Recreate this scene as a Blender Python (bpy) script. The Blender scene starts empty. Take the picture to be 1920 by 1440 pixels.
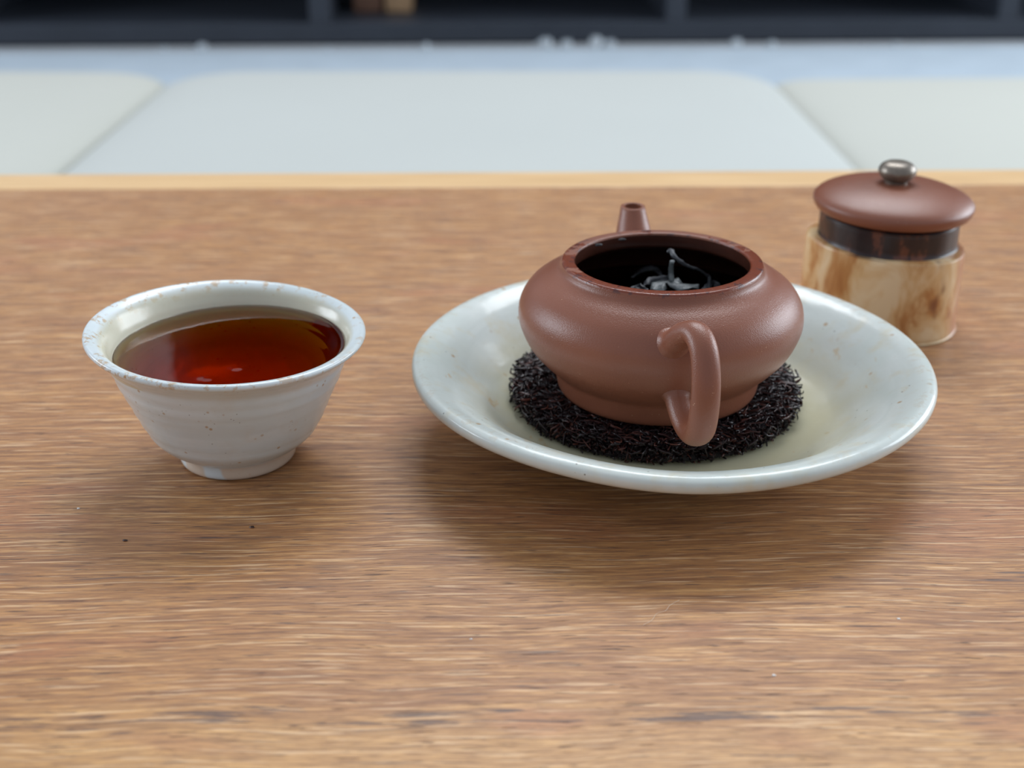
import bpy, bmesh, math, random
import numpy as np
from mathutils import Vector, Matrix, noise

random.seed(7)
np.random.seed(7)
S = bpy.context.scene
C = S.collection
PI = math.pi

# ------------------------------------------------------------------ camera
F_PX = 2500.0
cam_data = bpy.data.cameras.new('camera')
cam_data.sensor_width = 36.0
cam_data.lens = F_PX / 1920 * 36.0
cam_data.clip_start = 0.01
cam_data.clip_end = 50
cam = bpy.data.objects.new('camera', cam_data)
C.objects.link(cam)
H = 0.185
cam.location = (0, 0, H)
cam.rotation_euler = (math.radians(90 - 25.0), 0, 0)
cam_data.dof.use_dof = True
cam_data.dof.focus_distance = 0.352
cam_data.dof.aperture_fstop = 46.9 / 3.9
S.camera = cam

# ------------------------------------------------------------------ view / world
S.view_settings.view_transform = 'Standard'
S.view_settings.look = 'None'
S.view_settings.gamma = 1.0
S.view_settings.use_curve_mapping = False
S.view_settings.exposure = 0.06
S.cycles.use_denoising = True
S.cycles.max_bounces = 12
S.cycles.transmission_bounces = 10
S.cycles.glossy_bounces = 5
S.cycles.caustics_refractive = True
S.cycles.caustics_reflective = True

world = bpy.data.worlds.new('world')
S.world = world
world.use_nodes = True
bg = world.node_tree.nodes['Background']
bg.inputs[0].default_value = (0.80, 0.87, 1.0, 1)
bg.inputs[1].default_value = 0.54


def area(name, loc, target, sx, sy, power, col):
    d = bpy.data.lights.new(name, 'AREA')
    d.shape = 'RECTANGLE'
    d.size, d.size_y = sx, sy
    d.energy = power
    d.color = col
    o = bpy.data.objects.new(name, d)
    C.objects.link(o)
    o.location = loc
    v = Vector(target) - Vector(loc)
    o.rotation_euler = v.to_track_quat('-Z', 'Y').to_euler()
    return o


area('window_light_left', (-2.3, 0.9, 0.75), (0, 0.6, 0), 1.1, 0.9, 26, (0.83, 0.91, 1.0))
area('window_light_right', (2.3, 1.4, 0.75), (0, 0.6, 0), 1.8, 1.1, 48, (0.84, 0.92, 1.0))
area('overhead_back_fill', (0.35, 2.0, 2.3), (0.1, 0.7, 0), 1.8, 1.0, 50, (0.93, 0.96, 1.0))  # added lamp with no known source, pushes shade forward from the plate


# ------------------------------------------------------------------ material helpers
class NT:
    def __init__(s, name):
        s.m = bpy.data.materials.new(name)
        s.m.use_nodes = True
        s.t = s.m.node_tree
        s.b = s.t.nodes['Principled BSDF']
        s.out = s.t.nodes['Material Output']
        s.co = None

    def n(s, typ, **kw):
        nd = s.t.nodes.new(typ)
        for k, v in kw.items():
            setattr(nd, k, v)
        return nd

    def l(s, a, b):
        s.t.links.new(a, b)

    def coord(s):
        if s.co is None:
            s.co = s.n('ShaderNodeTexCoord').outputs['Object']
        return s.co

    def mapped(s, scale, loc=(0, 0, 0), rot=(0, 0, 0), src=None):
        mp = s.n('ShaderNodeMapping')
        mp.inputs['Scale'].default_value = scale
        mp.inputs['Location'].default_value = loc
        mp.inputs['Rotation'].default_value = rot
        s.l(src or s.coord(), mp.inputs[0])
        return mp.outputs[0]

    def noise(s, scale, detail=2, rough=0.5, vec=None, dist=0.0):
        nd = s.n('ShaderNodeTexNoise')
        nd.inputs['Scale'].default_value = scale
        nd.inputs['Detail'].default_value = detail
        nd.inputs['Roughness'].default_value = rough
        nd.inputs['Distortion'].default_value = dist
        s.l(vec or s.coord(), nd.inputs['Vector'])
        return nd.outputs[0]

    def vor(s, scale, vec=None, rnd=1.0):
        nd = s.n('ShaderNodeTexVoronoi')
        nd.inputs['Scale'].default_value = scale
        nd.inputs['Randomness'].default_value = rnd
        s.l(vec or s.coord(), nd.inputs['Vector'])
        return nd.outputs['Distance']

    def ramp(s, fac, stops, interp='LINEAR'):
        nd = s.n('ShaderNodeValToRGB')
        cr = nd.color_ramp
        cr.interpolation = interp
        while len(cr.elements) < len(stops):
            cr.elements.new(0.5)
        for e, (p, c) in zip(cr.elements, stops):
            e.position = p
            e.color = (c, c, c, 1) if isinstance(c, (int, float)) else (*c, 1)
        s.l(fac, nd.inputs[0])
        return nd.outputs[0]

    def rng(s, v, a, b, c=0.0, d=1.0):
        nd = s.n('ShaderNodeMapRange')
        nd.interpolation_type = 'SMOOTHSTEP'
        for i, x in zip((1, 2, 3, 4), (a, b, c, d)):
            nd.inputs[i].default_value = x
        s.l(v, nd.inputs[0])
        return nd.outputs[0]

    def math(s, op, a, b=None):
        nd = s.n('ShaderNodeMath', operation=op)
        for i, x in enumerate((a, b)):
            if x is None:
                continue
            if isinstance(x, (int, float)):
                nd.inputs[i].default_value = x
            else:
                s.l(x, nd.inputs[i])
        return nd.outputs[0]

    def mix(s, fac, a, b, mode='MIX'):
        nd = s.n('ShaderNodeMix', data_type='RGBA', blend_type=mode)
        for i, x in ((0, fac), (6, a), (7, b)):
            if isinstance(x, (int, float)):
                nd.inputs[i].default_value = x
            elif isinstance(x, tuple):
                nd.inputs[i].default_value = (*x, 1)
            else:
                s.l(x, nd.inputs[i])
        return nd.outputs[2]

    def sep(s, src=None):
        nd = s.n('ShaderNodeSeparateXYZ')
        s.l(src or s.coord(), nd.inputs[0])
        return nd.outputs

    def base(s, c, rough=0.5, spec=0.5, coat=0.0, coat_rough=0.05):
        b = s.b
        if isinstance(c, tuple):
            b.inputs['Base Color'].default_value = (*c, 1)
        else:
            s.l(c, b.inputs['Base Color'])
        if isinstance(rough, (int, float)):
            b.inputs['Roughness'].default_value = rough
        else:
            s.l(rough, b.inputs['Roughness'])
        b.inputs['Specular IOR Level'].default_value = spec
        b.inputs['Coat Weight'].default_value = coat
        b.inputs['Coat Roughness'].default_value = coat_rough
        return s

    def bump(s, h, strength, dist):
        nd = s.n('ShaderNodeBump')
        nd.inputs['Strength'].default_value = strength
        nd.inputs['Distance'].default_value = dist
        s.l(h, nd.inputs['Height'])
        s.l(nd.outputs[0], s.b.inputs['Normal'])
        return s


def mat_wood_table():
    m = NT('oiled_wood')
    # slow sideways waver so the grain is not ruled straight
    w = m.noise(9, 2, 0.5)
    co = m.coord()
    sx, sy, sz = m.sep()
    wy = m.math('ADD', sy, m.math('MULTIPLY', m.math('SUBTRACT', w, 0.5), 0.012))
    cb = m.n('ShaderNodeCombineXYZ')
    m.l(sx, cb.inputs[0]); m.l(wy, cb.inputs[1]); m.l(sz, cb.inputs[2])
    v = cb.outputs[0]
    broad = m.noise(1, 3, 0.55, m.mapped((7, 45, 1), src=v))
    streak = m.noise(1, 5, 0.68, m.mapped((30, 660, 1), src=v), 0.2)
    fine = m.noise(1, 3, 0.65, m.mapped((110, 2300, 1), (3, 7, 0), src=v))
    pore = m.noise(1, 3, 0.6, m.mapped((85, 1200, 1), (11, 5, 0), src=v))
    red = m.noise(1, 2, 0.5, m.mapped((12, 34, 1), (5, 2, 0), src=v))
    light = m.noise(1, 3, 0.6, m.mapped((38, 980, 1), (21, 9, 0), src=v))
    c = m.ramp(streak, [(0.32, (0.16, 0.066, 0.028)), (0.44, (0.355, 0.162, 0.061)), (0.55, (0.50, 0.248, 0.090)), (0.68, (0.69, 0.385, 0.150))])
    c = m.mix(m.rng(broad, 0.35, 0.7, 0.0, 0.55), c, m.mix(0.5, c, (0.36, 0.17, 0.085)))
    # paler board towards the near edge; its contrast also paints in light fading behind
    edge = m.math('ADD', sy, m.math('MULTIPLY', m.math('SUBTRACT', broad, 0.5), 0.05))
    c = m.mix(m.rng(edge, 0.216, 0.238, 1.0, 0.0), c, m.mix(0.4, c, (0.74, 0.44, 0.17)))
    # warm reddish cloudy patches
    c = m.mix(m.rng(red, 0.57, 0.66, 0.0, 0.45), c, (0.46, 0.185, 0.085))
    c = m.mix(m.rng(fine, 0.45, 0.60, 0.0, 0.66), c, (0.25, 0.125, 0.065))
    c = m.mix(m.rng(light, 0.55, 0.66, 0.0, 0.6), c, (0.80, 0.54, 0.31))
    # open dark pores
    c = m.mix(m.rng(pore, 0.60, 0.68, 0.0, 0.72), c, (0.085, 0.052, 0.045))
    clus = m.noise(1, 2, 0.5, m.mapped((10, 26, 1), (1, 31, 0), src=v))
    pore2 = m.noise(1, 3, 0.6, m.mapped((34, 560, 1), (2, 77, 0), src=v))
    c = m.mix(m.math('MULTIPLY', m.rng(clus, 0.50, 0.66), m.rng(pore2, 0.58, 0.70, 0.0, 0.85)), c, (0.10, 0.07, 0.065))
    # long open cracks, thickest along the joint with the near board
    crack = m.noise(1, 4, 0.65, m.mapped((28, 520, 1), (8, 3, 0), src=v))
    seam = m.math('SUBTRACT', 1.0, m.rng(m.math('ABSOLUTE', m.math('SUBTRACT', wy, 0.2275)), 0.0008, 0.0045))
    lim = m.math('SUBTRACT', 0.64, m.math('MULTIPLY', seam, 0.13))
    cf = m.rng(m.math('SUBTRACT', crack, lim), 0.0, 0.05, 0.0, 0.8)
    c = m.mix(cf, c, (0.105, 0.065, 0.055))
    r = m.rng(fine, 0.3, 0.7, 0.36, 0.55)
    m.base(c, r, 0.45)
    h = m.math('SUBTRACT', m.math('MULTIPLY', streak, 0.6), m.math('MULTIPLY', m.rng(pore, 0.6, 0.75), 0.9))
    h = m.math('ADD', h, m.math('MULTIPLY', fine, 0.5))
    m.bump(h, 0.45, 0.00028)
    return m.m


def mat_wood_strip():
    m = NT('pale_wood')
    a = m.noise(1, 3, 0.6, m.mapped((12, 260, 260)))
    m.base(m.ramp(a, [(0.3, (0.60, 0.37, 0.17)), (0.7, (0.76, 0.52, 0.27))]), 0.45, 0.4)
    return m.m


def mat_glaze(name, tint, warm, warm_amt, speck_scale, zlo, zhi, rough=0.22, streaky=False):
    m = NT(name)
    a = m.noise(38, 4, 0.6)
    b = m.noise(95, 3, 0.6)
    c = m.mix(m.rng(a, 0.35, 0.68), tint, tuple(x * y for x, y in zip(tint, (0.90, 0.925, 0.91))))
    # soft horizontal brush streaks in the glaze
    br = m.noise(1, 3, 0.6, m.mapped((14, 14, 230)))
    c = m.mix(m.rng(br, 0.45, 0.62, 0.0, 0.5), c, tuple(x * y for x, y in zip(tint, (0.86, 0.87, 0.86))))
    sx, sy, sz = m.sep()
    # wear: warm bare clay where the glaze breaks on the lip
    breakm = m.math('MULTIPLY', m.rng(sz, zlo, zhi), m.rng(m.noise(300, 4, 0.7), 0.52, 0.62))
    c = m.mix(m.math('MULTIPLY', breakm, 0.75), c, (0.50, 0.33, 0.17))
    c = m.mix(m.rng(b, 0.50, 0.75, 0.0, warm_amt), c, warm)
    v = m.vor(speck_scale)
    sp = m.math('MULTIPLY', m.rng(v, 0.06, 0.17, 1.0, 0.0), m.rng(m.noise(60, 1), 0.48, 0.56))
    c = m.mix(m.math('MULTIPLY', sp, 0.75), c, (0.42, 0.25, 0.10))
    v2 = m.vor(speck_scale * 2.3, m.mapped((1, 1, 1), (0.3, 0.1, 0.2)))
    sp2 = m.math('MULTIPLY', m.rng(v2, 0.05, 0.14, 1.0, 0.0), m.rng(m.noise(120, 1), 0.58, 0.63))
    c = m.mix(m.math('MULTIPLY', sp2, 0.8), c, (0.13, 0.11, 0.085))
    m.base(c, rough, 0.5)
    h = m.math('ADD', m.noise(160, 2), m.math('MULTIPLY', m.noise(24, 2), 2.0))
    m.bump(h, 0.12, 0.0012)
    return m


def mat_cup():
    m = mat_glaze('cup_glaze', (0.67, 0.735, 0.75), (0.60, 0.56, 0.47), 0.30, 260, 0.0365, 0.0400)
    # unglazed clay patches on the foot ring
    sx, sy, sz = m.sep()
    src = m.b.inputs['Base Color'].links[0].from_socket
    f = m.math('MULTIPLY', m.rng(sz, 0.0050, 0.0040), m.rng(m.noise(70, 2), 0.40, 0.46))
    m.l(m.mix(m.math('MULTIPLY', f, 0.8), src, (0.62, 0.47, 0.33)), m.b.inputs['Base Color'])
    # tea-stained glaze inside, round the liquid line
    src = m.b.inputs['Base Color'].links[0].from_socket
    r = m.math('SQRT', m.math('ADD', m.math('MULTIPLY', sx, sx), m.math('MULTIPLY', sy, sy)))
    ins = m.math('LESS_THAN', m.math('SUBTRACT', r, m.math('MULTIPLY', sz, 0.55)), 0.0148)
    f = m.math('MULTIPLY', m.math('MULTIPLY', ins, m.rng(r, 0.0362, 0.0338)), m.rng(sz, 0.026, 0.029))
    m.l(m.mix(m.math('MULTIPLY', f, 0.8), src, (0.55, 0.51, 0.36)), m.b.inputs['Base Color'])
    return m.m


def mat_plate():
    m = mat_glaze('plate_glaze', (0.65, 0.695, 0.655), (0.60, 0.52, 0.33), 0.50, 150, 0.0235, 0.0275, 0.20)
    sx, sy, sz = m.sep()
    src = m.b.inputs['Base Color'].links[0].from_socket
    r = m.math('SQRT', m.math('ADD', m.math('MULTIPLY', sx, sx), m.math('MULTIPLY', sy, sy)))
    f = m.rng(m.math('ADD', r, m.math('MULTIPLY', m.noise(45, 3), 0.02)), 0.054, 0.076, 0.9, 0.0)
    c = m.mix(f, src, (0.60, 0.56, 0.36))
    st = m.noise(1, 4, 0.6, m.mapped((150, 60, 60), (2, 2, 2)))
    c = m.mix(m.math('MULTIPLY', m.rng(st, 0.63, 0.70, 0.0, 0.6), m.rng(r, 0.074, 0.066)), c, (0.58, 0.42, 0.22))
    m.l(c, m.b.inputs['Base Color'])
    return m.m


def mat_clay(name='red_clay', rim_z=None):
    m = NT(name)
    a = m.noise(3000, 2, 0.6)
    b = m.noise(30, 3, 0.5)
    c = m.ramp(b, [(0.3, (0.215, 0.074, 0.041)), (0.7, (0.260, 0.094, 0.053))])
    v = m.vor(900)
    c = m.mix(m.math('MULTIPLY', m.rng(v, 0.08, 0.16, 1.0, 0.0), m.rng(m.noise(300, 1), 0.60, 0.66)), c, (0.52, 0.30, 0.20))
    rough = 0.33
    if rim_z:
        sx, sy, sz = m.sep()
        r = m.math('SQRT', m.math('ADD', m.math('MULTIPLY', sx, sx), m.math('MULTIPLY', sy, sy)))
        wet = m.math('MULTIPLY', m.rng(sz, rim_z - 0.0006, rim_z - 0.0002), m.rng(m.math('ADD', m.noise(140, 3), m.math('MULTIPLY', sy, -9.0)), 0.36, 0.44))
        inside = m.math('MULTIPLY', m.rng(r, 0.0246, 0.0243), 1.0)
        inn = m.math('MAXIMUM', wet, 0.0)
        c = m.mix(inn, c, (0.185, 0.042, 0.018))
        rough = m.rng(inn, 0, 1, 0.33, 0.10)
        edge = m.math('MULTIPLY', m.rng(sz, rim_z - 0.0012, rim_z - 0.0004), m.rng(m.noise(420, 2), 0.58, 0.64))
        c = m.mix(m.math('MULTIPLY', edge, 0.6), c, (0.05, 0.025, 0.03))
    m.base(c, rough, 0.5)
    h = m.math('ADD', a, m.math('MULTIPLY', m.noise(1500, 2), 0.45))
    m.bump(h, 0.50, 0.00014)
    return m.m


def mat_simple(name, col, rough=0.5, spec=0.5, metal=0.0, nscale=None, amt=0.2, bump=0.0):
    m = NT(name)
    c = col
    if nscale:
        c = m.mix(m.noise(nscale, 3), tuple(x * (1 - amt) for x in col), tuple(min(1, x * (1 + amt)) for x in col))
    m.base(c, rough, spec)
    m.b.inputs['Metallic'].default_value = metal
    if bump:
        m.bump(m.noise(nscale * 3, 3), 0.5, bump)
    return m.m


def mat_liquid(name, density, col):
    m = NT(name)
    t = m.t
    t.nodes.remove(m.b)
    refr = m.n('ShaderNodeBsdfRefraction'); refr.inputs['IOR'].default_value = 1.33; refr.inputs['Roughness'].default_value = 0.0
    glos = m.n('ShaderNodeBsdfGlossy'); glos.inputs['Roughness'].default_value = 0.0
    fr = m.n('ShaderNodeFresnel'); fr.inputs['IOR'].default_value = 1.33
    mx = m.n('ShaderNodeMixShader')
    m.l(fr.outputs[0], mx.inputs[0]); m.l(refr.outputs[0], mx.inputs[1]); m.l(glos.outputs[0], mx.inputs[2])
    m.l(mx.outputs[0], m.out.inputs['Surface'])
    va = m.n('ShaderNodeVolumeAbsorption')
    va.inputs['Color'].default_value = (*col, 1)
    va.inputs['Density'].default_value = density
    m.l(va.outputs[0], m.out.inputs['Volume'])
    h = m.noise(55, 2)
    bp = m.n('ShaderNodeBump'); bp.inputs['Strength'].default_value = 0.15; bp.inputs['Distance'].default_value = 0.0008
    m.l(h, bp.inputs['Height'])
    for s_ in (refr, glos, fr):
        m.l(bp.outputs[0], s_.inputs['Normal'])
    return m.m


def mat_stand_wood():
    m = NT('mottled_branch_wood')
    a = m.noise(1, 4, 0.6, m.mapped((75, 75, 38)), 0.6)
    b = m.noise(1, 3, 0.55, m.mapped((60, 60, 34), (4, 2, 1)))
    c = m.ramp(a, [(0.38, (0.80, 0.62, 0.38)), (0.50, (0.70, 0.46, 0.22)), (0.60, (0.52, 0.25, 0.085)), (0.72, (0.36, 0.13, 0.04))])
    sx, sy, sz = m.sep()
    c = m.mix(m.rng(sx, 0.0195, 0.0235, 0.0, 0.75), c, (0.46, 0.19, 0.10))
    c = m.mix(m.rng(b, 0.66, 0.74, 0.0, 0.8), c, (0.22, 0.075, 0.035))
    m.base(c, 0.30, 0.5)
    m.bump(a, 0.2, 0.0006)
    return m.m


def mat_bark():
    m = NT('dark_bark')
    a = m.noise(1, 4, 0.65, m.mapped((130, 130, 60)))
    c = m.ramp(a, [(0.40, (0.018, 0.009, 0.009)), (0.53, (0.032, 0.013, 0.011)), (0.59, (0.13, 0.042, 0.022)), (0.70, (0.18, 0.065, 0.03))])
    m.base(c, 0.35, 0.5)
    m.bump(a, 0.3, 0.0008)
    return m.m


def mat_fibre():
    m = NT('dark_fibre')
    nd = m.n('ShaderNodeNewGeometry')
    c = m.ramp(nd.outputs['Random Per Island'], [(0.0, (0.010, 0.006, 0.007)), (0.7, (0.018, 0.008, 0.009)), (0.9, (0.060, 0.018, 0.014)), (1.0, (0.12, 0.038, 0.025))])
    m.base(c, 0.18, 0.4)
    return m.m


def mat_cushion(name, col):
    m = NT(name)
    a = m.noise(5, 3)
    c = m.mix(a, tuple(x * 0.95 for x in col), col)
    m.base(c, 0.75, 0.3)
    m.b.inputs['Sheen Weight'].default_value = 0.1
    m.bump(m.noise(900, 2), 0.3, 0.0005)
    return m.m


M = {}
M['table'] = mat_wood_table()
M['strip'] = mat_wood_strip()
M['cup'] = mat_cup()
M['plate'] = mat_plate()
M['pot'] = mat_clay('red_clay_body', 0.0395)
M['stain_shade'] = mat_simple('tea_stained_shaded_clay', (0.050, 0.016, 0.010), 0.22, 0.5, 0, 200, 0.3)  # inner wall: tea stain, with the shade inside the pot also in the colour
M['clay'] = mat_clay('red_clay')
M['knob'] = mat_simple('brushed_pewter', (0.22, 0.19, 0.155), 0.34, 0.5, 0.6, 330, 0.5)
M['stand'] = mat_stand_wood()
M['bark'] = mat_bark()
M['fibre'] = mat_fibre()
M['core'] = mat_simple('fibre_core', (0.008, 0.005, 0.006), 0.7)
M['tea'] = mat_liquid('black_tea', 290.0, (0.952, 0.785, 0.15))
M['tea_dark'] = mat_liquid('strong_tea', 1500.0, (0.93, 0.6, 0.0))
M['leaf'] = mat_simple('wet_tea_leaf', (0.17, 0.19, 0.19), 0.30, 0.6, 0, 700, 0.5, 0.0004)
M['leaf2'] = mat_simple('black_tea_leaf', (0.055, 0.060, 0.066), 0.28, 0.6, 0, 700, 0.4, 0.0004)
M['cushA'] = mat_cushion('cream_fabric', (0.462, 0.485, 0.460))
M['cushB'] = mat_cushion('cream_fabric_side', (0.475, 0.485, 0.435))
M['rug'] = mat_simple('pale_blue_grey_wool', (0.39, 0.46, 0.52), 0.9, 0.2, 0, 14, 0.10)
M['fringe'] = mat_simple('off_white_wool', (0.42, 0.46, 0.49), 0.9, 0.2, 0, 40, 0.1)
M['black'] = mat_simple('charcoal_lacquer', (0.030, 0.036, 0.048), 0.45, 0.4, 0, 12, 0.2)
M['blackin'] = mat_simple('black_board', (0.008, 0.009, 0.012), 0.6, 0.3, 0, 12, 0.2)
M['floor'] = mat_simple('grey_floor', (0.34, 0.36, 0.38), 0.5, 0.4, 0, 8, 0.1)
M['wall'] = mat_simple('white_plaster', (0.70, 0.71, 0.72), 0.8, 0.3, 0, 20, 0.04)
M['tan'] = mat_simple('tan_wicker', (0.42, 0.27, 0.15), 0.6, 0.3, 0, 80, 0.3)
M['brown'] = mat_simple('brown_wood', (0.16, 0.085, 0.055), 0.5, 0.3, 0, 50, 0.3)
M['dish'] = mat_simple('grey_stoneware', (0.16, 0.17, 0.17), 0.4, 0.4, 0, 50, 0.2)
M['crumb'] = mat_simple('white_crumb', (0.8, 0.8, 0.78), 0.6, 0.4, 0, 500, 0.1)
M['hair'] = mat_simple('pale_hair', (0.68, 0.58, 0.46), 0.5, 0.4, 0, 500, 0.1)


# ------------------------------------------------------------------ mesh helpers
def link(name, me, mat, parent=None, smooth=True):
    o = bpy.data.objects.new(name, me)
    C.objects.link(o)
    if mat:
        me.materials.append(mat)
    if smooth:
        me.polygons.foreach_set('use_smooth', [True] * len(me.polygons))
    if parent:
        o.parent = parent
    return o


def mesh(name, verts, faces):
    me = bpy.data.meshes.new(name)
    me.from_pydata([tuple(v) for v in verts], [], faces)
    me.update()
    return me


def tag(o, label=None, cat=None, group=None, kind=None):
    for k, v in (('label', label), ('category', cat), ('group', group), ('kind', kind)):
        if v:
            o[k] = v
    return o


def empty(name, loc, label, cat, group=None, rz=0.0):
    o = bpy.data.objects.new(name, None)
    C.objects.link(o)
    o.location = loc
    o.rotation_euler = (0, 0, rz)
    o.empty_display_size = 0.02
    return tag(o, label, cat, group)


def catmull(pts, sub):
    P = [np.array(p, float) for p in pts]
    P = [2 * P[0] - P[1]] + P + [2 * P[-1] - P[-2]]
    out = []
    for i in range(1, len(P) - 2):
        for k in range(sub):
            t = k / sub
            a, b, c, d = P[i - 1], P[i], P[i + 1], P[i + 2]
            out.append(0.5 * (2 * b + (c - a) * t + (2 * a - 5 * b + 4 * c - d) * t * t + (3 * b - a - 3 * c + d) * t ** 3))
    out.append(P[-2])
    return out


def lathe(name, prof, mat, parent=None, n=128, sub=4, disp=None, close=True):
    """prof: list of (r, z); smooth spline through it; r=0 ends are closed."""
    pr = catmull(prof, sub) if sub > 1 else [np.array(p) for p in prof]
    verts, faces, rings = [], [], []
    for (r, z) in pr:
        r = max(r, 0.0)
        if r < 1e-6:
            rings.append([len(verts)])
            p = (0.0, 0.0, z)
            if disp:
                p = disp(*p)
            verts.append(p)
        else:
            ring = []
            for k in range(n):
                a = 2 * PI * k / n
                p = (r * math.cos(a), r * math.sin(a), z)
                if disp:
                    p = disp(*p)
                ring.append(len(verts))
                verts.append(p)
            rings.append(ring)
    for A, B in zip(rings[:-1], rings[1:]):
        if len(A) == 1 and len(B) == 1:
            continue
        for k in range(n):
            k2 = (k + 1) % n
            if len(A) == 1:
                faces.append((A[0], B[k2], B[k]))
            elif len(B) == 1:
                faces.append((A[k], A[k2], B[0]))
            else:
                faces.append((A[k], A[k2], B[k2], B[k]))
    me = mesh(name, verts, faces)
    bm = bmesh.new(); bm.from_mesh(me)
    bmesh.ops.recalc_face_normals(bm, faces=bm.faces)
    bm.to_mesh(me); bm.free()
    return link(name, me, mat, parent)


def tube(name, pts, radii, mat, parent=None, n=24, sub=6, side=None, ratio=1.0, cap=True, radii2=None):
    """swept ellipse; side = fixed sideways axis for a flattened section."""
    k = [np.append(np.array(p, float), [r, r2]) for p, r, r2 in zip(pts, radii, radii2 or [x * ratio for x in radii])]
    path = catmull(k, sub)
    verts, faces = [], []
    prev = None
    m_ = len(path)
    for i, q in enumerate(path):
        a = path[max(i - 1, 0)][:3]; b = path[min(i + 1, m_ - 1)][:3]
        t = Vector(b - a).normalized()
        if side is not None:
            u = Vector(side)
        else:
            u = prev if prev is not None else (Vector((0, 0, 1)) if abs(t.z) < 0.9 else Vector((1, 0, 0)))
        u = (u - t * u.dot(t)).normalized()
        prev = u
        w = t.cross(u)
        for j in range(n):
            an = 2 * PI * j / n
            verts.append(Vector(q[:3]) + u * (q[3] * math.cos(an)) + w * (q[4] * math.sin(an)))
    for i in range(m_ - 1):
        for j in range(n):
            j2 = (j + 1) % n
            faces.append((i * n + j, i * n + j2, (i + 1) * n + j2, (i + 1) * n + j))
    if cap:
        faces.append(tuple(range(n - 1, -1, -1)))
        faces.append(tuple((m_ - 1) * n + j for j in range(n)))
    me = mesh(name, verts, faces)
    bm = bmesh.new(); bm.from_mesh(me)
    bmesh.ops.recalc_face_normals(bm, faces=bm.faces)
    bm.to_mesh(me); bm.free()
    return link(name, me, mat, parent)


def box(name, lo, hi, mat, parent=None, bev=0.0, seg=2):
    bm = bmesh.new()
    bmesh.ops.create_cube(bm, size=1)
    for v in bm.verts:
        v.co = Vector([(l + h) / 2 + c * (h - l) for l, h, c in zip(lo, hi, v.co)])
    if bev:
        bmesh.ops.bevel(bm, geom=bm.edges[:], offset=bev, segments=seg, affect='EDGES', profile=0.6)
    me = bpy.data.meshes.new(name)
    bm.to_mesh(me); bm.free()
    return link(name, me, mat, parent, smooth=False)


# ------------------------------------------------------------------ the setting
ZF = -0.220
o = box('floor', (-2.6, -0.6, ZF - 0.05), (2.6, 2.75, ZF), M['floor']); tag(o, kind='structure')
o = box('wall_back', (-2.6, 2.75, ZF - 0.05), (2.6, 2.83, 1.9), M['wall']); tag(o, kind='structure')

# rug with a knotted fringe on its far edge
YR = 2.07
rug = empty('rug', (0.04, 0, ZF), 'pale blue-grey rug lying under the three cream cushions', 'rug', rz=math.radians(1.9))
box('rug_cloth', (-1.5, 0.75, 0.0), (1.5, YR, 0.006), M['rug'], rug, 0.0015)


def tuft_mesh():
    vs, fs = [], []
    rnd = random.Random(3)
    for _ in range(12):
        a = rnd.uniform(-0.7, 0.7); L = rnd.uniform(0.014, 0.024)
        up = rnd.uniform(0.15, 0.7)
        p0 = Vector((0, 0, 0.003)); p1 = Vector((math.sin(a) * L * 0.5, L * 0.5, L * up * 0.8)); p2 = Vector((math.sin(a) * L, L, L * up * 0.3))
        b = len(vs)
        for p, w in ((p0, 0.003), (p1, 0.0028), (p2, 0.001)):
            vs += [p + Vector((-w, 0, 0)), p + Vector((w, 0, 0)), p + Vector((0, 0, w * 1.4))]
        for i in (0, 1):
            for j in range(3):
                j2 = (j + 1) % 3
                fs.append((b + i * 3 + j, b + i * 3 + j2, b + i * 3 + 3 + j2, b + i * 3 + 3 + j))
    return mesh('tuft', vs, fs)


tm = tuft_mesh(); tm.materials.append(M['fringe'])
for i, (x, s) in enumerate([(-0.50, .6), (-0.44, .9), (-0.105, .8), (0.085, 1.2), (0.115, 1.0), (0.155, 1.3), (0.185, 1.0), (0.375, 1.0), (0.43, .8), (-0.25, .5), (0.62, .6)]):
    t = bpy.data.objects.new('tuft', tm); C.objects.link(t); t.parent = rug
    t.location = (x, YR - 0.004, 0.004); t.scale = (s, s, s * 1.1); t.rotation_euler = (0, 0, 0.4 * math.sin(i * 2.3))

# ------------------------------------------------------------------ shelving behind
cab = empty('shelf_unit', (0, 2.14, ZF), 'charcoal black shelf unit with open compartments behind the rug', 'shelf', rz=math.radians(1.9))
XS = (-1.42, -0.86, -0.301, 0.259, 0.790, 1.35)
ZB = [0.004, 0.40, 0.80, 1.20]
for z in ZB:
    x0_ = XS[0] if z < 0.5 else -0.58  # unseen upper tiers, raised and shortened to shape the reflection in the tea
    box('shelf_board', (x0_ - 0.018, 0.0, z), (XS[-1] + 0.018, 0.42, z + (0.030 if z < 0.1 else 0.03)), M['black'], cab, 0.002)
for x in XS + (-0.58,):
    for a, b in ((0.034, 0.40), (0.43, 0.80), (0.83, 1.20)):
        if (x < -0.6 and a > 0.4) or (x == -0.58 and a < 0.4):
            continue
        box('upright', (x - 0.016, 0.003, a), (x + 0.016, 0.415, b), M['black'], cab, 0.0015)
box('back_panel', (-0.595, 0.421, 0.431), (XS[-1] + 0.015, 0.432, 1.23), M['blackin'], cab)
box('back_panel', (XS[0] - 0.015, 0.421, 0.004), (XS[-1] + 0.015, 0.432, 0.43), M['blackin'], cab)


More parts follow.
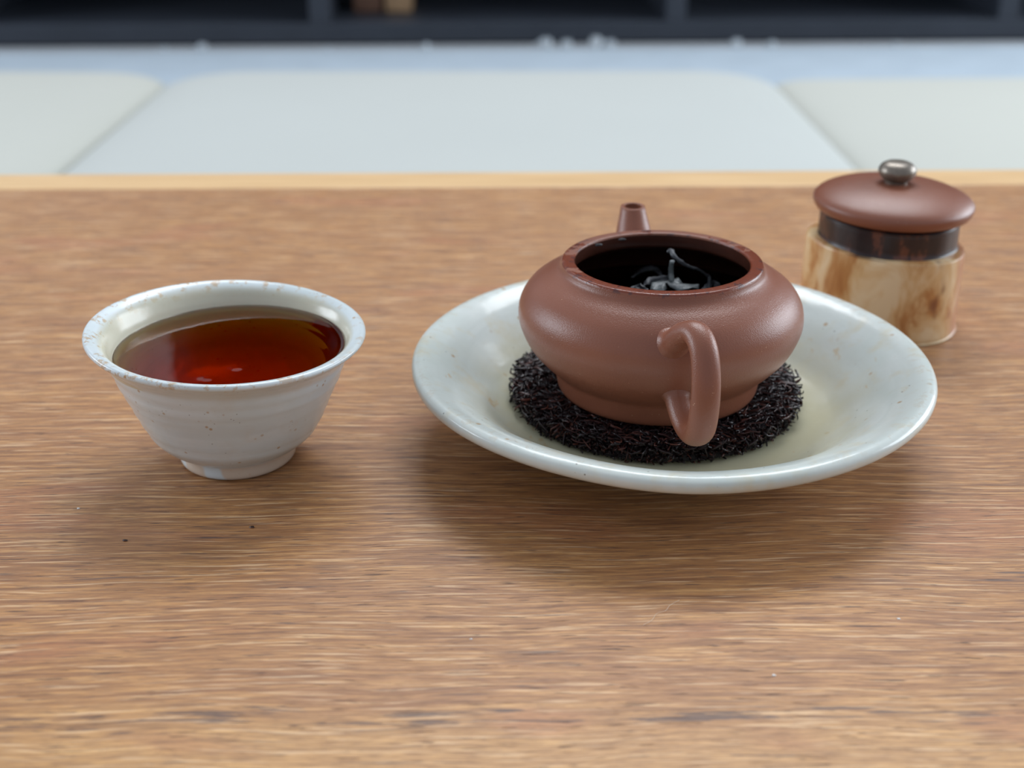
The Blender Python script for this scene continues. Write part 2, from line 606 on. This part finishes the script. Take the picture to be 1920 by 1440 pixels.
def basket(x, y, w, d, h, mat, name, label, cat):
    z = ZF + 0.0345
    e = empty(name, (x, y, z), label, cat)
    t = 0.006
    for nm, lo, hi in (('base', (-w / 2, -d / 2, 0), (w / 2, d / 2, t)), ('side', (-w / 2, -d / 2, t), (-w / 2 + t, d / 2, h)), ('side', (w / 2 - t, -d / 2, t), (w / 2, d / 2, h)),
                       ('side', (-w / 2 + t, -d / 2, t), (w / 2 - t, -d / 2 + t, h)), ('side', (-w / 2 + t, d / 2 - t, t), (w / 2 - t, d / 2, h))):
        box(nm, lo, hi, mat, e, 0.0015)
    return e


basket(-0.236, 2.27, 0.045, 0.07, 0.09, M['brown'], 'wooden_box', 'dark brown wooden box on the left of the tan one in the shelf', 'box')
basket(-0.186, 2.265, 0.042, 0.06, 0.07, M['tan'], 'tan_box', 'light tan box at the top edge inside the black shelf', 'box')

# ------------------------------------------------------------------ floor cushions
def cushion(x0, x1, y0, y1, zt, th, mat, label, expo=7.0, rz=0.0, edge=3.0, taper=0.0):
    cx, cy = (x0 + x1) / 2, (y0 + y1) / 2
    a, b = (x1 - x0) / 2, (y1 - y0) / 2
    N, R = 240, 26
    vs, fs = [], []
    rings = []
    hh = th / 2
    for side in (1, -1):
        for i in range(R + 1):
            s = math.sin(i / R * PI / 2) if side == 1 else math.sin((R - 1 - i) / R * PI / 2) if i < R else 0
            if side == -1 and i == R:
                s = 0
            hz = (1 - s ** (edge * 3)) ** 0.5 * hh
            z = hz * side
            if s < 1e-6:
                rings.append([len(vs)]); vs.append((0, 0, z)); continue
            ring = []
            for k in range(N):
                t = 2 * PI * k / N
                c, sn = math.cos(t), math.sin(t)
                # rounded rectangle outline with corner radius rc
                rc = expo
                k_ = min((a) / max(abs(c), 1e-6), (b) / max(abs(sn), 1e-6))
                px, py = c * k_, sn * k_
                ex, ey = abs(px) - (a - rc), abs(py) - (b - rc)
                if ex > 0 and ey > 0:
                    lo_, hi_ = 0.0, 1.0
                    for _ in range(22):
                        md_ = (lo_ + hi_) / 2
                        qx, qy = abs(px) * md_ - (a - rc), abs(py) * md_ - (b - rc)
                        if max(qx, 0) ** 2 + max(qy, 0) ** 2 < rc * rc:
                            lo_ = md_
                        else:
                            hi_ = md_
                    px *= lo_; py *= lo_
                px *= 1 - taper * py / b
                ring.append(len(vs)); vs.append((px * s, py * s, z + 0.0012 * noise.noise(Vector((px * s * 7, py * s * 7, cx))) * side * (1 - s)))
            rings.append(ring)
    for A, B in zip(rings[:-1], rings[1:]):
        for k in range(N):
            k2 = (k + 1) % N
            if len(A) == 1 and len(B) == 1:
                continue
            if len(A) == 1:
                fs.append((A[0], B[k], B[k2]))
            elif len(B) == 1:
                fs.append((A[k], B[0], A[k2]))
            else:
                fs.append((A[k], B[k], B[k2], A[k2]))
    o = link('floor_cushion', mesh('floor_cushion', vs, fs), mat)
    o.location = (cx, cy, zt - hh); o.rotation_euler = (0, 0, rz)
    return tag(o, label, 'cushion', 'cream cushions on the rug behind the table')


ZC = -0.165
cushion(-0.444, 0.344, 0.92, 1.74, ZC, ZC - (ZF + 0.0065), M['cushA'], 'wide cream floor cushion in the middle behind the table', 0.085, math.radians(0.3), 3.0, 0.028)
cushion(-1.215, -0.443, 0.93, 1.735, ZC + 0.002, ZC + 0.002 - (ZF + 0.0065), M['cushB'], 'cream floor cushion behind the table at the far left', 0.065, math.radians(-1.9))
cushion(0.345, 1.11, 0.93, 1.745, ZC - 0.004, ZC - 0.004 - (ZF + 0.0065), M['cushB'], 'cream floor cushion behind the clay lid at the right', 0.045, math.radians(2.0), 0.9)

# ------------------------------------------------------------------ table
table = empty('tea_table', (0, 0.0, 0), 'low brown wooden table with fine streaky grain and a paler far edge', 'table', rz=math.radians(1.0))
o = box('table_top', (-0.75, -0.15, -0.028), (0.75, 0.6205, 0.0), M['table'], table, 0.0006)
o = box('edge_strip', (-0.75, 0.6208, -0.028), (0.75, 0.6475, -0.0001), M['strip'], table, 0.0012)
o['label'] = 'pale honey wood strip along the far edge'
for x in (-0.69, 0.69):
    for y in (-0.10, 0.56):
        box('leg', (x - 0.022, y - 0.022, ZF + 0.0), (x + 0.022, y + 0.022, -0.028), M['table'], table, 0.003)
for y in (-0.10, 0.56):
    box('apron', (-0.668, y - 0.009, -0.075), (0.668, y + 0.009, -0.028), M['table'], table, 0.001)


def wob(seed, amp_r, amp_z, freq=2.0):
    def f(x, y, z):
        r = math.hypot(x, y)
        if r < 1e-6:
            return (x, y, z)
        q = Vector((x / r * freq * 0.5 + seed, y / r * freq * 0.5, z * 30))
        k = 1 + amp_r * noise.noise(q)
        return (x * k, y * k, z + amp_z * noise.noise(q + Vector((9, 3, 1))) * min(1, r / 0.03))
    return f


# ------------------------------------------------------------------ cup
CX, CY = -0.0805, 0.3475
TILT = math.radians(2.3)


def cup_disp(x, y, z):
    r = math.hypot(x, y)
    # hand-thrown: the lip leans a little and the wall carries faint throwing rings
    q = Vector((x * 30, y * 30, z * 60))
    k = 1 + 0.008 * noise.noise(q) * (z / 0.04)
    if 0.007 < z < 0.036 and r > 0.019:
        k += 0.0045 * math.sin(z * 1500 + math.atan2(y, x) * 1.0) * min(1, (z - 0.007) / 0.004)
    f = max(0.0, min(1.0, (z - 0.004) / 0.036))
    dz = -x * 0.052 * f * f
    return (x * k, y * k, z + dz)


cup_prof = [(0, 0.0030), (0.0135, 0.0028), (0.0142, 0.0006), (0.0150, 0.0), (0.0162, 0.0004), (0.0168, 0.0015), (0.0168, 0.0038), (0.0175, 0.0050),
            (0.0205, 0.0068), (0.0235, 0.0098), (0.0258, 0.0140), (0.0288, 0.0212), (0.0315, 0.0275), (0.0331, 0.0322), (0.0348, 0.0354), (0.0374, 0.0377), (0.0386, 0.0387),
            (0.0389, 0.0395), (0.0384, 0.0402), (0.0371, 0.0401), (0.0350, 0.0390), (0.0335, 0.0370), (0.0322, 0.0338), (0.0306, 0.0300), (0.0285, 0.0245), (0.0255, 0.0175),
            (0.0225, 0.0125), (0.0170, 0.0085), (0.0100, 0.0068), (0, 0.0062)]
cup = lathe('tea_cup', cup_prof, M['cup'], None, 160, 4, cup_disp)
cup.location = (CX, CY, 0.0001)
tag(cup, 'flared off-white glazed tea cup full of dark red tea', 'cup')


def tea_disp(x, y, z):
    if z > 0.0339 and math.hypot(x, y) < 0.031:
        for bx, by, br, bh in ((-0.0020, -0.0205, 0.0016, 0.00014), (0.0048, -0.0135, 0.0022, 0.00014)):
            z += bh * math.exp(-((x - bx) ** 2 + (y - by) ** 2) / br ** 2)
    return (x, y, z)


def liquid(name, prof, mat, loc, label, cat, disp=None, n=128):
    o = lathe(name, prof, mat, None, n, 3, disp)
    o.location = loc
    return tag(o, label, cat)


tea_prof = [(0, 0.0341)] + [(0.0008 * k, 0.0341) for k in range(1, 38)] + [(0.0302, 0.0341), (0.0317, 0.03413), (0.0323, 0.0344), (0.03265, 0.0344), (0.0319, 0.0328), (0.0307, 0.0298), (0.0286, 0.0243), (0.0256, 0.0173), (0.0226, 0.0123), (0.0171, 0.0083), (0.0100, 0.0066), (0, 0.0060)]
liquid('tea', tea_prof, M['tea'], (CX, CY, 0.0001), 'dark red-brown tea filling the off-white cup', 'tea', tea_disp)


# ------------------------------------------------------------------ plate
PX, PY = 0.0470, 0.3640


def plate_disp(x, y, z):
    r = math.hypot(x, y)
    if r < 1e-6:
        return (x, y, z)
    q = Vector((x / r * 1.1, y / r * 1.1, 5.0))
    k = 1 + 0.010 * noise.noise(q) * min(1, r / 0.05)
    f = max(0.0, (r - 0.045) / 0.033)
    dz = f * (0.0011 * noise.noise(q * 1.3 + Vector((3, 3, 3))))
    if 0.045 < r < 0.077 and z > 0.008:
        dz += 0.00022 * noise.noise(Vector((r * 220, x / r * 1.5, y / r * 1.5)))
    return (x * k, y * k, z + dz)


plate_prof = [(0, 0.0025), (0.034, 0.0023), (0.0352, 0.0006), (0.0365, 0.0), (0.0378, 0.0006), (0.0388, 0.0028), (0.0450, 0.0048), (0.0560, 0.0095), (0.0660, 0.0152), (0.0730, 0.0190),
              (0.0762, 0.0202), (0.0778, 0.0216), (0.0780, 0.0234), (0.0768, 0.0246), (0.0745, 0.0248), (0.0700, 0.0232), (0.0640, 0.0196), (0.0580, 0.0146), (0.0530, 0.0104),
              (0.0480, 0.0080), (0.0420, 0.0070), (0.0300, 0.0066), (0.0150, 0.0065), (0, 0.0065)]
plate = lathe('plate', plate_prof, M['plate'], None, 200, 4, plate_disp)
plate.location = (PX, PY + 0.0006, 0.0001)
plate.scale = (0.986, 0.986, 1.0)
tag(plate, 'large shallow off-white glazed plate under the teapot', 'plate')

# ------------------------------------------------------------------ fibre pad
QX, QY = 0.0437, 0.3705
ZP0, ZP1 = 0.0072, 0.0132
pad = empty('fibre_pad', (QX, QY, ZP0), 'round dark brown palm fibre pad between the teapot and plate', 'pad')
R_PAD = 0.0424
lathe('pad_core', [(0, 0.0003), (R_PAD - 0.003, 0.0003), (R_PAD - 0.0015, 0.002), (R_PAD - 0.002, 0.0046), (R_PAD - 0.006, 0.0052), (0, 0.0052)], M['core'], pad, 64, 2)


def fibres(count):
    rs = np.random.RandomState(11)
    seg, nv = 6, 3
    V, Fc = [], []
    # half of them fringe round the rim, the rest mat the top where it shows
    rad = np.sqrt(rs.uniform((0.024 / R_PAD) ** 2, 1.0, count)) * R_PAD
    rimf = rs.uniform(0, 1, count) < 0.38
    rad[rimf] = R_PAD - rs.uniform(0, 0.0025, rimf.sum())
    ang = rs.uniform(0, 2 * PI, count)
    z0 = rs.uniform(0.0045, 0.0066, count)
    z0[rimf] = rs.uniform(0.0004, 0.0062, rimf.sum())
    L = rs.uniform(0.0025, 0.0085, count)
    L[rimf] = rs.uniform(0.0010, 0.0030, rimf.sum())
    w = 0.00016 + 0.00030 * rs.uniform(0, 1, count) ** 1.5
    head = rs.uniform(0, 2 * PI, count)
    head[rimf] = ang[rimf] + rs.normal(0, 0.8, rimf.sum())
    elev = rs.normal(0.05, 0.22, count)
    elev[rimf] = rs.normal(0.0, 0.45, rimf.sum())
    p = np.stack([rad * np.cos(ang), rad * np.sin(ang), z0], 1)
    curl = rs.normal(0, 0.26, count); curl2 = rs.normal(0, 0.15, count)
    P = [p.copy()]
    for s in range(seg):
        d = np.stack([np.cos(head) * np.cos(elev), np.sin(head) * np.cos(elev), np.sin(elev)], 1)
        p = p + d * (L / seg)[:, None]
        rr = np.hypot(p[:, 0], p[:, 1])
        lim = R_PAD + 0.0022
        k = np.minimum(1, lim / np.maximum(rr, 1e-6))
        p[:, 0] *= k; p[:, 1] *= k
        p[:, 2] = np.clip(p[:, 2], 0.0004, 0.0070)
        P.append(p.copy())
        head = head + curl + rs.normal(0, 0.25, count)
        elev = elev + curl2 - 0.5 * elev * 0.2
    verts = np.zeros((count, seg + 1, nv, 3))
    for s in range(seg + 1):
        a = P[max(0, s - 1)]; b = P[min(seg, s + 1)]
        t = b - a
        t /= np.maximum(np.linalg.norm(t, axis=1), 1e-9)[:, None]
        u = np.cross(t, np.array([0, 0, 1.0])); u /= np.maximum(np.linalg.norm(u, axis=1), 1e-6)[:, None]
        v = np.cross(u, t)
        ww = w * (1.0 if 0 < s < seg else 0.45)
        for j in range(nv):
            an = 2 * PI * j / nv + PI / 2
            verts[:, s, j] = P[s] + (u * math.cos(an) + v * math.sin(an)) * ww[:, None]
    base = np.arange(count)[:, None] * ((seg + 1) * nv)
    fl = []
    for s in range(seg):
        for j in range(nv):
            j2 = (j + 1) % nv
            fl.append(np.concatenate([base + s * nv + j, base + s * nv + j2, base + (s + 1) * nv + j2, base + (s + 1) * nv + j], 1))
    faces = np.concatenate(fl)
    me = bpy.data.meshes.new('fibres')
    vv = verts.reshape(-1, 3)
    me.vertices.add(len(vv)); me.vertices.foreach_set('co', vv.ravel())
    me.loops.add(faces.size); me.loops.foreach_set('vertex_index', faces.ravel().astype(np.int32))
    me.polygons.add(len(faces)); me.polygons.foreach_set('loop_start', (np.arange(len(faces)) * 4).astype(np.int32))
    me.update(calc_edges=True); me.validate()
    return me


fb = link('fibres', fibres(9500), M['fibre'], pad)
fb['kind'] = 'stuff'

# ------------------------------------------------------------------ teapot
TX, TY, TZ = 0.0437, 0.3660, 0.0142
ALPHA = math.radians(5.0)     # handle points towards the camera and a little right
pot = empty('teapot', (TX, TY, TZ), 'open reddish-brown clay teapot without its lid, on the plate', 'teapot', rz=ALPHA)
pot.rotation_euler = (math.radians(-0.8), 0, ALPHA)
# profile relative to the base
pot_prof = [(0, 0.0012), (0.0250, 0.0012), (0.0275, 0.0002), (0.0288, 0.0), (0.0298, 0.0012), (0.0304, 0.0040), (0.0311, 0.0066), (0.0322, 0.0080), (0.0352, 0.0107), (0.0388, 0.0150), (0.0410, 0.0197),
            (0.0418, 0.0236), (0.0411, 0.0277), (0.0386, 0.0316), (0.0350, 0.0343), (0.0320, 0.0359), (0.0301, 0.0372), (0.0295, 0.0383), (0.0293, 0.0390)]
pot_rim = [(0.0293, 0.0390), (0.0289, 0.0396), (0.0281, 0.0397), (0.0264, 0.0397), (0.0257, 0.0396), (0.0254, 0.0390), (0.0254, 0.0365), (0.0265, 0.0345), (0.0330, 0.0310), (0.0385, 0.0250), (0.0385, 0.0200), (0.0350, 0.0130), (0.0290, 0.0070), (0.0200, 0.0042), (0, 0.0038)]
body = lathe('body', pot_prof + pot_rim[1:], M['pot'], pot, 160, 4)
body.data.materials.append(M['stain_shade'])
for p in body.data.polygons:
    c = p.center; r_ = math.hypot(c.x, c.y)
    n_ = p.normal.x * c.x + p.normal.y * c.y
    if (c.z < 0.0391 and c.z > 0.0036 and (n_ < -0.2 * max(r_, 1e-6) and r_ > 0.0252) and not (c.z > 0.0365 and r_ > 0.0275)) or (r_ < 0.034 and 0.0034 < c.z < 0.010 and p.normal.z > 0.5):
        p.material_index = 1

# handle: loop in the local -Y direction
hp = [(-0.0046, -0.0345, 0.0262), (-0.0038, -0.0398, 0.0302), (-0.0022, -0.0440, 0.0342), (-0.0002, -0.0488, 0.0361), (0.0009, -0.0540, 0.0328), (0.0011, -0.0573, 0.0246), (0.0008, -0.0572, 0.0150), (0.0004, -0.0542, 0.0099), (-0.0003, -0.0490, 0.0082), (-0.0012, -0.0440, 0.0092), (-0.0018, -0.0390, 0.0120), (-0.0022, -0.0350, 0.0150)]
hr = [0.0037, 0.0037, 0.0037, 0.0037, 0.0037, 0.0038, 0.0039, 0.0039, 0.0036, 0.0034, 0.0034, 0.0034]
hr2 = [0.0036, 0.0036, 0.0034, 0.0031, 0.0030, 0.0030, 0.0031, 0.0031, 0.0030, 0.0029, 0.0032, 0.0032]
hnd = tube('handle', hp, hr, M['clay'], pot, 32, 16, side=(1, 0, 0), radii2=hr2, cap=False)
# fillet the two roots of the handle into the wall of the pot
zs_ = [p[1] for p in pot_prof[3:]]; rs_ = [p[0] for p in pot_prof[3:]]
hv = hnd.data.vertices
for i in range(len(hv) // 32):
    ring = [hv[i * 32 + j] for j in range(32)]
    c = sum((v.co for v in ring), Vector()) / 32
    for v in ring:
        d = math.hypot(v.co.x, v.co.y) - float(np.interp(v.co.z, zs_, rs_))
        if d < 0.0026:
            f = min(1.0, (0.0026 - d) / 0.0036)
            off = v.co - c
            off.y *= 0.3
            v.co = v.co + off * (0.40 * f * f)
hnd.data.update()

# spout: short tapering tube in local +Y with a bore
sp = [(0, 0.0370, 0.0190), (0, 0.0415, 0.0235), (0, 0.0452, 0.0285), (0, 0.0481, 0.0340), (0, 0.0499, 0.0385), (0, 0.0504, 0.0400), (0, 0.0504, 0.0409)]
sr = [0.0108, 0.0088, 0.0068, 0.0055, 0.0044, 0.0041, 0.0039]
spo = tube('spout', sp, sr, M['clay'], pot, 36, 6, side=(1, 0, 0), cap=False)


def spout_inner():
    pts = sp[::-1]
    rr = [0.0028, 0.0028, 0.0028, 0.0032, 0.0040, 0.0050, 0.0060]
    o = tube('spout_bore', pts, rr, M['clay'], pot, 36, 6, side=(1, 0, 0), cap=False)
    return o


bore = spout_inner()
# join outer spout, lip ring and bore into the one spout part
bm = bmesh.new()
bm.from_mesh(spo.data)
nO = len(bm.verts)
bm.from_mesh(bore.data)
bm.verts.ensure_lookup_table()
for j in range(36):
    j2 = (j + 1) % 36
    a = nO - 36
    b = nO
    va = [bm.verts[a + j], bm.verts[a + j2]]
    ring = [bm.verts[b + k] for k in range(36)]
    vb = [min(ring, key=lambda v: (v.co - q.co).length) for q in va]
    if vb[0] != vb[1]:
        try:
            bm.faces.new((va[0], va[1], vb[1], vb[0]))
        except ValueError:
            pass
for v in bm.verts:      # keep the root of the spout inside the thickness of the wall
    if v.co.z < 0.034:
        r_ = math.hypot(v.co.x, v.co.y)
        lim = float(np.interp(v.co.z, [0.006, 0.0130, 0.0200, 0.0250, 0.0310, 0.034], [0.0295, 0.0360, 0.0398, 0.0400, 0.0368, 0.034]))
        if r_ < lim:
            v.co.x *= lim / r_; v.co.y *= lim / r_
bmesh.ops.recalc_face_normals(bm, faces=bm.faces)
bm.to_mesh(spo.data); bm.free()
spo.data.polygons.foreach_set('use_smooth', [True] * len(spo.data.polygons))
bme = bore.data
bpy.data.objects.remove(bore); bpy.data.meshes.remove(bme)

# liquor in the teapot
liq = [(0, 0.0245), (0.030, 0.0245), (0.0372, 0.0245), (0.0386, 0.0243), (0.0386, 0.0200), (0.0350, 0.0128), (0.0290, 0.0068), (0.0200, 0.0040), (0, 0.0036)]
lq = lathe('tea_liquor', liq, M['tea_dark'], None, 96, 2)
lq.location = (TX, TY, TZ)
tag(lq, 'nearly black tea liquor deep inside the open teapot', 'tea')
ZL = TZ + 0.0245


# ------------------------------------------------------------------ wet leaves in the pot
def leaf_sheet(path, width, amp, freq, mat, label, seed, roll=0.0):
    P = catmull([np.array(p, float) for p in path], 10)
    n_ = len(P)
    W = 9
    rnd = random.Random(seed)
    ph = rnd.uniform(0, 6)
    vs, fs = [], []
    for i, p in enumerate(P):
        t = i / (n_ - 1)
        a = P[max(0, i - 1)]; b = P[min(n_ - 1, i + 1)]
        tg = Vector(b - a).normalized()
        s = tg.cross(Vector((0, 0, 1)))
        s = s.normalized() if s.length > 1e-3 else Vector((1, 0, 0))
        s = Matrix.Rotation(roll * t, 3, tg) @ s
        nn = s.cross(tg)
        wd = width * (math.sin(PI * min(1, max(0.03, t * 0.94 + 0.03)))) ** 0.6
        for j in range(W):
            u = j / (W - 1) * 2 - 1
            h = amp * (abs(u) ** 1.5) * math.sin(freq * t * 2 * PI + ph + u * 1.3) + amp * 0.5 * math.sin(ph + t * 9 + u * 3)
            jag = 1 + 0.10 * math.sin(t * 47 + j) * (abs(u) > 0.9)
            vs.append(Vector(p) + s * (u * wd * jag) + nn * h)
    for i in range(n_ - 1):
        for j in range(W - 1):
            fs.append((i * W + j, i * W + j + 1, (i + 1) * W + j + 1, (i + 1) * W + j))
    o = link('tea_leaf', mesh('tea_leaf', vs, fs), mat)
    md = o.modifiers.new('thick', 'SOLIDIFY'); md.thickness = 0.00035; md.offset = 0
    return tag(o, label, 'tea leaf', 'wet tea leaves inside the teapot')


def at(px, py, z):
    """point seen at a pixel on the level z (used only to lay out the leaves in the pot)"""
    u = (px - 960) / F_PX; v = -(py - 720) / F_PX
    p = math.radians(25)
    dy = math.cos(p) + v * math.sin(p); dz = -math.sin(p) + v * math.cos(p)
    t = (z - H) / dz
    return (u * t, dy * t, z)


def twig(path, radii, mat, label):
    o = tube('tea_leaf', path, radii, mat, None, 10, 6)
    me = o.data
    for v in me.vertices:
        k = noise.noise(v.co * 900) * 0.00022
        v.co += Vector((k, noise.noise(v.co * 700 + Vector((5, 5, 5))) * 0.0002, k))
    return tag(o, label, 'tea leaf', 'wet tea leaves inside the teapot')


z1 = ZL + 0.0012
A = at
leaf_sheet([A(1222, 545, z1), A(1245, 532, z1 + .0012), A(1275, 534, z1 + .0014), A(1310, 540, z1 + .0003)], 0.0030, 0.0009, 2.2, M['leaf'], 'broad ruffled grey-green wet leaf in the teapot mouth', 1)
leaf_sheet([A(1205, 540, z1), A(1222, 527, z1 + .001), A(1250, 525, z1 + .001), A(1268, 540, z1)], 0.0014, 0.0010, 2.0, M['leaf2'], 'curled dark leaf lying left of the upright stalk', 2, 1.5)
leaf_sheet([A(1180, 546, z1 - .0005), A(1196, 538, z1 + .0008), A(1208, 547, z1 + .0006), A(1225, 556, z1)], 0.0011, 0.0007, 2.6, M['leaf2'], 'small crinkled leaf at the left end of the leaf heap', 3, 2.0)
leaf_sheet([A(1212, 546, z1 + .001), A(1228, 552, z1 + .001), A(1250, 560, z1)], 0.0009, 0.0002, 1.2, M['leaf'], 'pale glinting leaf sliver at the front of the heap', 4, 0.5)
leaf_sheet([A(1300, 548, z1 - .0004), A(1322, 543, z1), A(1338, 532, z1 - .0004), A(1352, 540, z1 - .001)], 0.0012, 0.0008, 1.7, M['leaf2'], 'dark crumpled leaf below the end of the long twig', 5, 1.2)
leaf_sheet([A(1185, 520, z1 - .0012), A(1205, 507, z1 - .0010), A(1228, 505, z1 - .0010), A(1240, 516, z1 - .0012)], 0.0011, 0.0004, 1.5, M['leaf2'], 'faint sunken leaf arc left of the twigs', 6, 0.6)
leaf_sheet([A(1240, 556, z1), A(1270, 560, z1 + .0006), A(1300, 560, z1)], 0.0018, 0.0008, 2.4, M['leaf2'], 'dark leaf folded in front of the ruffled leaf', 7, 0.8)
zt = ZL + 0.0115
twig([A(1264, 534, z1), A(1259, 524, z1 + .002), A(1258, 508, z1 + .0045), A(1260, 490, z1 + .0085)], [0.0009, 0.00085, 0.0008, 0.0007], M['leaf'], 'short upright pale stalk standing in the leaf heap')
twig([A(1251, 473, zt - .0005), A(1258, 470, zt), A(1262, 478, zt - .0005), A(1275, 489, zt - .002), A(1290, 499, zt - .004), A(1308, 505, zt - .0055), A(1322, 514, zt - .0075), A(1330, 522, zt - .009), A(1329, 545, zt - .0105)],
     [0.0004, 0.0008, 0.0007, 0.0006, 0.00045, 0.00045, 0.0004, 0.0006, 0.0005], M['leaf2'], 'long thin black twig arching down to the right')

# dark crumbs of leaf stuck on the rim of the pot
def chip(px, py, z, s, mat, name, label, cat, seed, group=None):
    bm = bmesh.new()
    bmesh.ops.create_icosphere(bm, subdivisions=2, radius=s)
    for v in bm.verts:
        v.co *= 1 + 0.6 * noise.noise(v.co / s * 1.3 + Vector((seed, 0, 0)))
        v.co.z *= 0.45
        v.co.x *= 1.4
    me = bpy.data.meshes.new(name); bm.to_mesh(me); bm.free()
    o = link(name, me, mat)
    o.location = A(px, py, z + s * 0.3)
    return tag(o, label, cat, group)


ZRIM = TZ + 0.0397
chip(1122, 459, ZRIM, 0.0008, M['core'], 'leaf_crumb', 'dark leaf crumb on the teapot rim, the lower of two at left', 'crumb', 1, 'leaf crumbs on the teapot rim')
chip(1166, 449, ZRIM, 0.0008, M['core'], 'leaf_crumb', 'dark leaf crumb on the teapot rim, nearer the spout', 'crumb', 4, 'leaf crumbs on the teapot rim')
# specks and a hair on the table
chip(1451, 1266, 0, 0.00028, M['crumb'], 'dust_speck', 'white speck on the table near the bottom, below the plate', 'speck', 2)
chip(1685, 1160, 0, 0.00030, M['crumb'], 'dust_speck', 'white speck on the table at the lower right', 'speck', 3)
chip(883, 1198, 0, 0.00022, M['crumb'], 'dust_speck', 'white speck on the table below the gap between cup and plate', 'speck', 5)
chip(147, 953, 0, 0.00030, M['crumb'], 'dust_speck', 'white speck on the table left of the cup foot', 'speck', 6)
chip(235, 1013, 0, 0.00045, M['bark'], 'dark_speck', 'dark speck on the table below left of the cup', 'speck', 7)
chip(472, 988, 0, 0.00045, M['bark'], 'dark_speck', 'dark speck on the table right below the cup', 'speck', 8)
h_ = tube('stray_hair', [A(1206, 1172, 0.0002), A(1222, 1163, 0.0003), A(1232, 1150, 0.0002), A(1248, 1145, 0.0004), A(1256, 1135, 0.0003), A(1274, 1125, 0.0002)], [0.00004] * 6, M['hair'], None, 6, 6)
tag(h_, 'thin pale curved hair lying on the table below the plate', 'hair')

# ------------------------------------------------------------------ wooden lid rest and the lid on it
JX, JY = 0.1343, 0.4550
rest = empty('lid_rest', (JX, JY, 0.0001), 'mottled pale branch-wood stand with a dark bark ring, under the lid', 'stand')


def stand_disp(x, y, z):
    # squarish branch section: flat front-left face, rounded right side
    a = math.atan2(y, x)
    r = math.hypot(x, y)
    if r < 1e-6:
        return (x, y, z)
    k = 1 + 0.035 * math.cos(3 * (a + math.radians(62))) + 0.03 * math.cos(2 * (a - math.radians(-35))) + 0.008 * noise.noise(Vector((x * 90, y * 90, z * 40)))
    k = 1 + (k - 1) * min(1, r / 0.02)
    zz = z
    if z > 0.02:
        zz = z + 0.04 * (-x) * 0.9 + 0.0
    return (x * k, y * k, zz)


lathe('wood_base', [(0, 0.0), (0.0255, 0.0), (0.0267, 0.0006), (0.0271, 0.002), (0.0270, 0.012), (0.0269, 0.022), (0.0267, 0.0292), (0.0263, 0.0301), (0.0252, 0.0304), (0.022, 0.0305), (0, 0.0305)], M['stand'], rest, 96, 3, stand_disp)
b_ = lathe('bark_ring', [(0, 0.0300), (0.0236, 0.0300), (0.0240, 0.0308), (0.0240, 0.0370), (0.0238, 0.0390), (0.0225, 0.0396), (0, 0.0396)], M['bark'], rest, 96, 3,
           lambda x, y, z: (x * (1 + 0.02 * noise.noise(Vector((x * 120, y * 120, z * 30)))), y * (1 + 0.02 * noise.noise(Vector((x * 120, y * 120, z * 30)))), z - 0.03 * x))
b_['label'] = 'dark brown glossy bark ring'

LZ = 0.0404
lid = empty('domed_cover', (JX + 0.0005, JY, LZ), 'domed reddish-brown clay teapot lid with a metal knob, on the wooden stand', 'lid')
lid.rotation_euler = (0, math.radians(1.0), 0)
lathe('dome', [(0, 0.0002), (0.0200, 0.0002), (0.0255, 0.0006), (0.0272, 0.0020), (0.0278, 0.0036), (0.0275, 0.0050), (0.0256, 0.0066), (0.0214, 0.0084), (0.0160, 0.0098), (0.0100, 0.0106), (0.0068, 0.0108), (0, 0.0108)], M['clay'], lid, 128, 4)
k_ = lathe('knob', [(0, 0.0105), (0.0036, 0.0107), (0.0040, 0.0112), (0.0042, 0.0117), (0.0054, 0.0125), (0.0064, 0.0140), (0.0065, 0.0154), (0.0056, 0.0170), (0.0038, 0.0180), (0.0018, 0.0183), (0, 0.0183)], M['knob'], lid, 64, 4)
k_['label'] = 'small flattened round pewter-coloured knob'
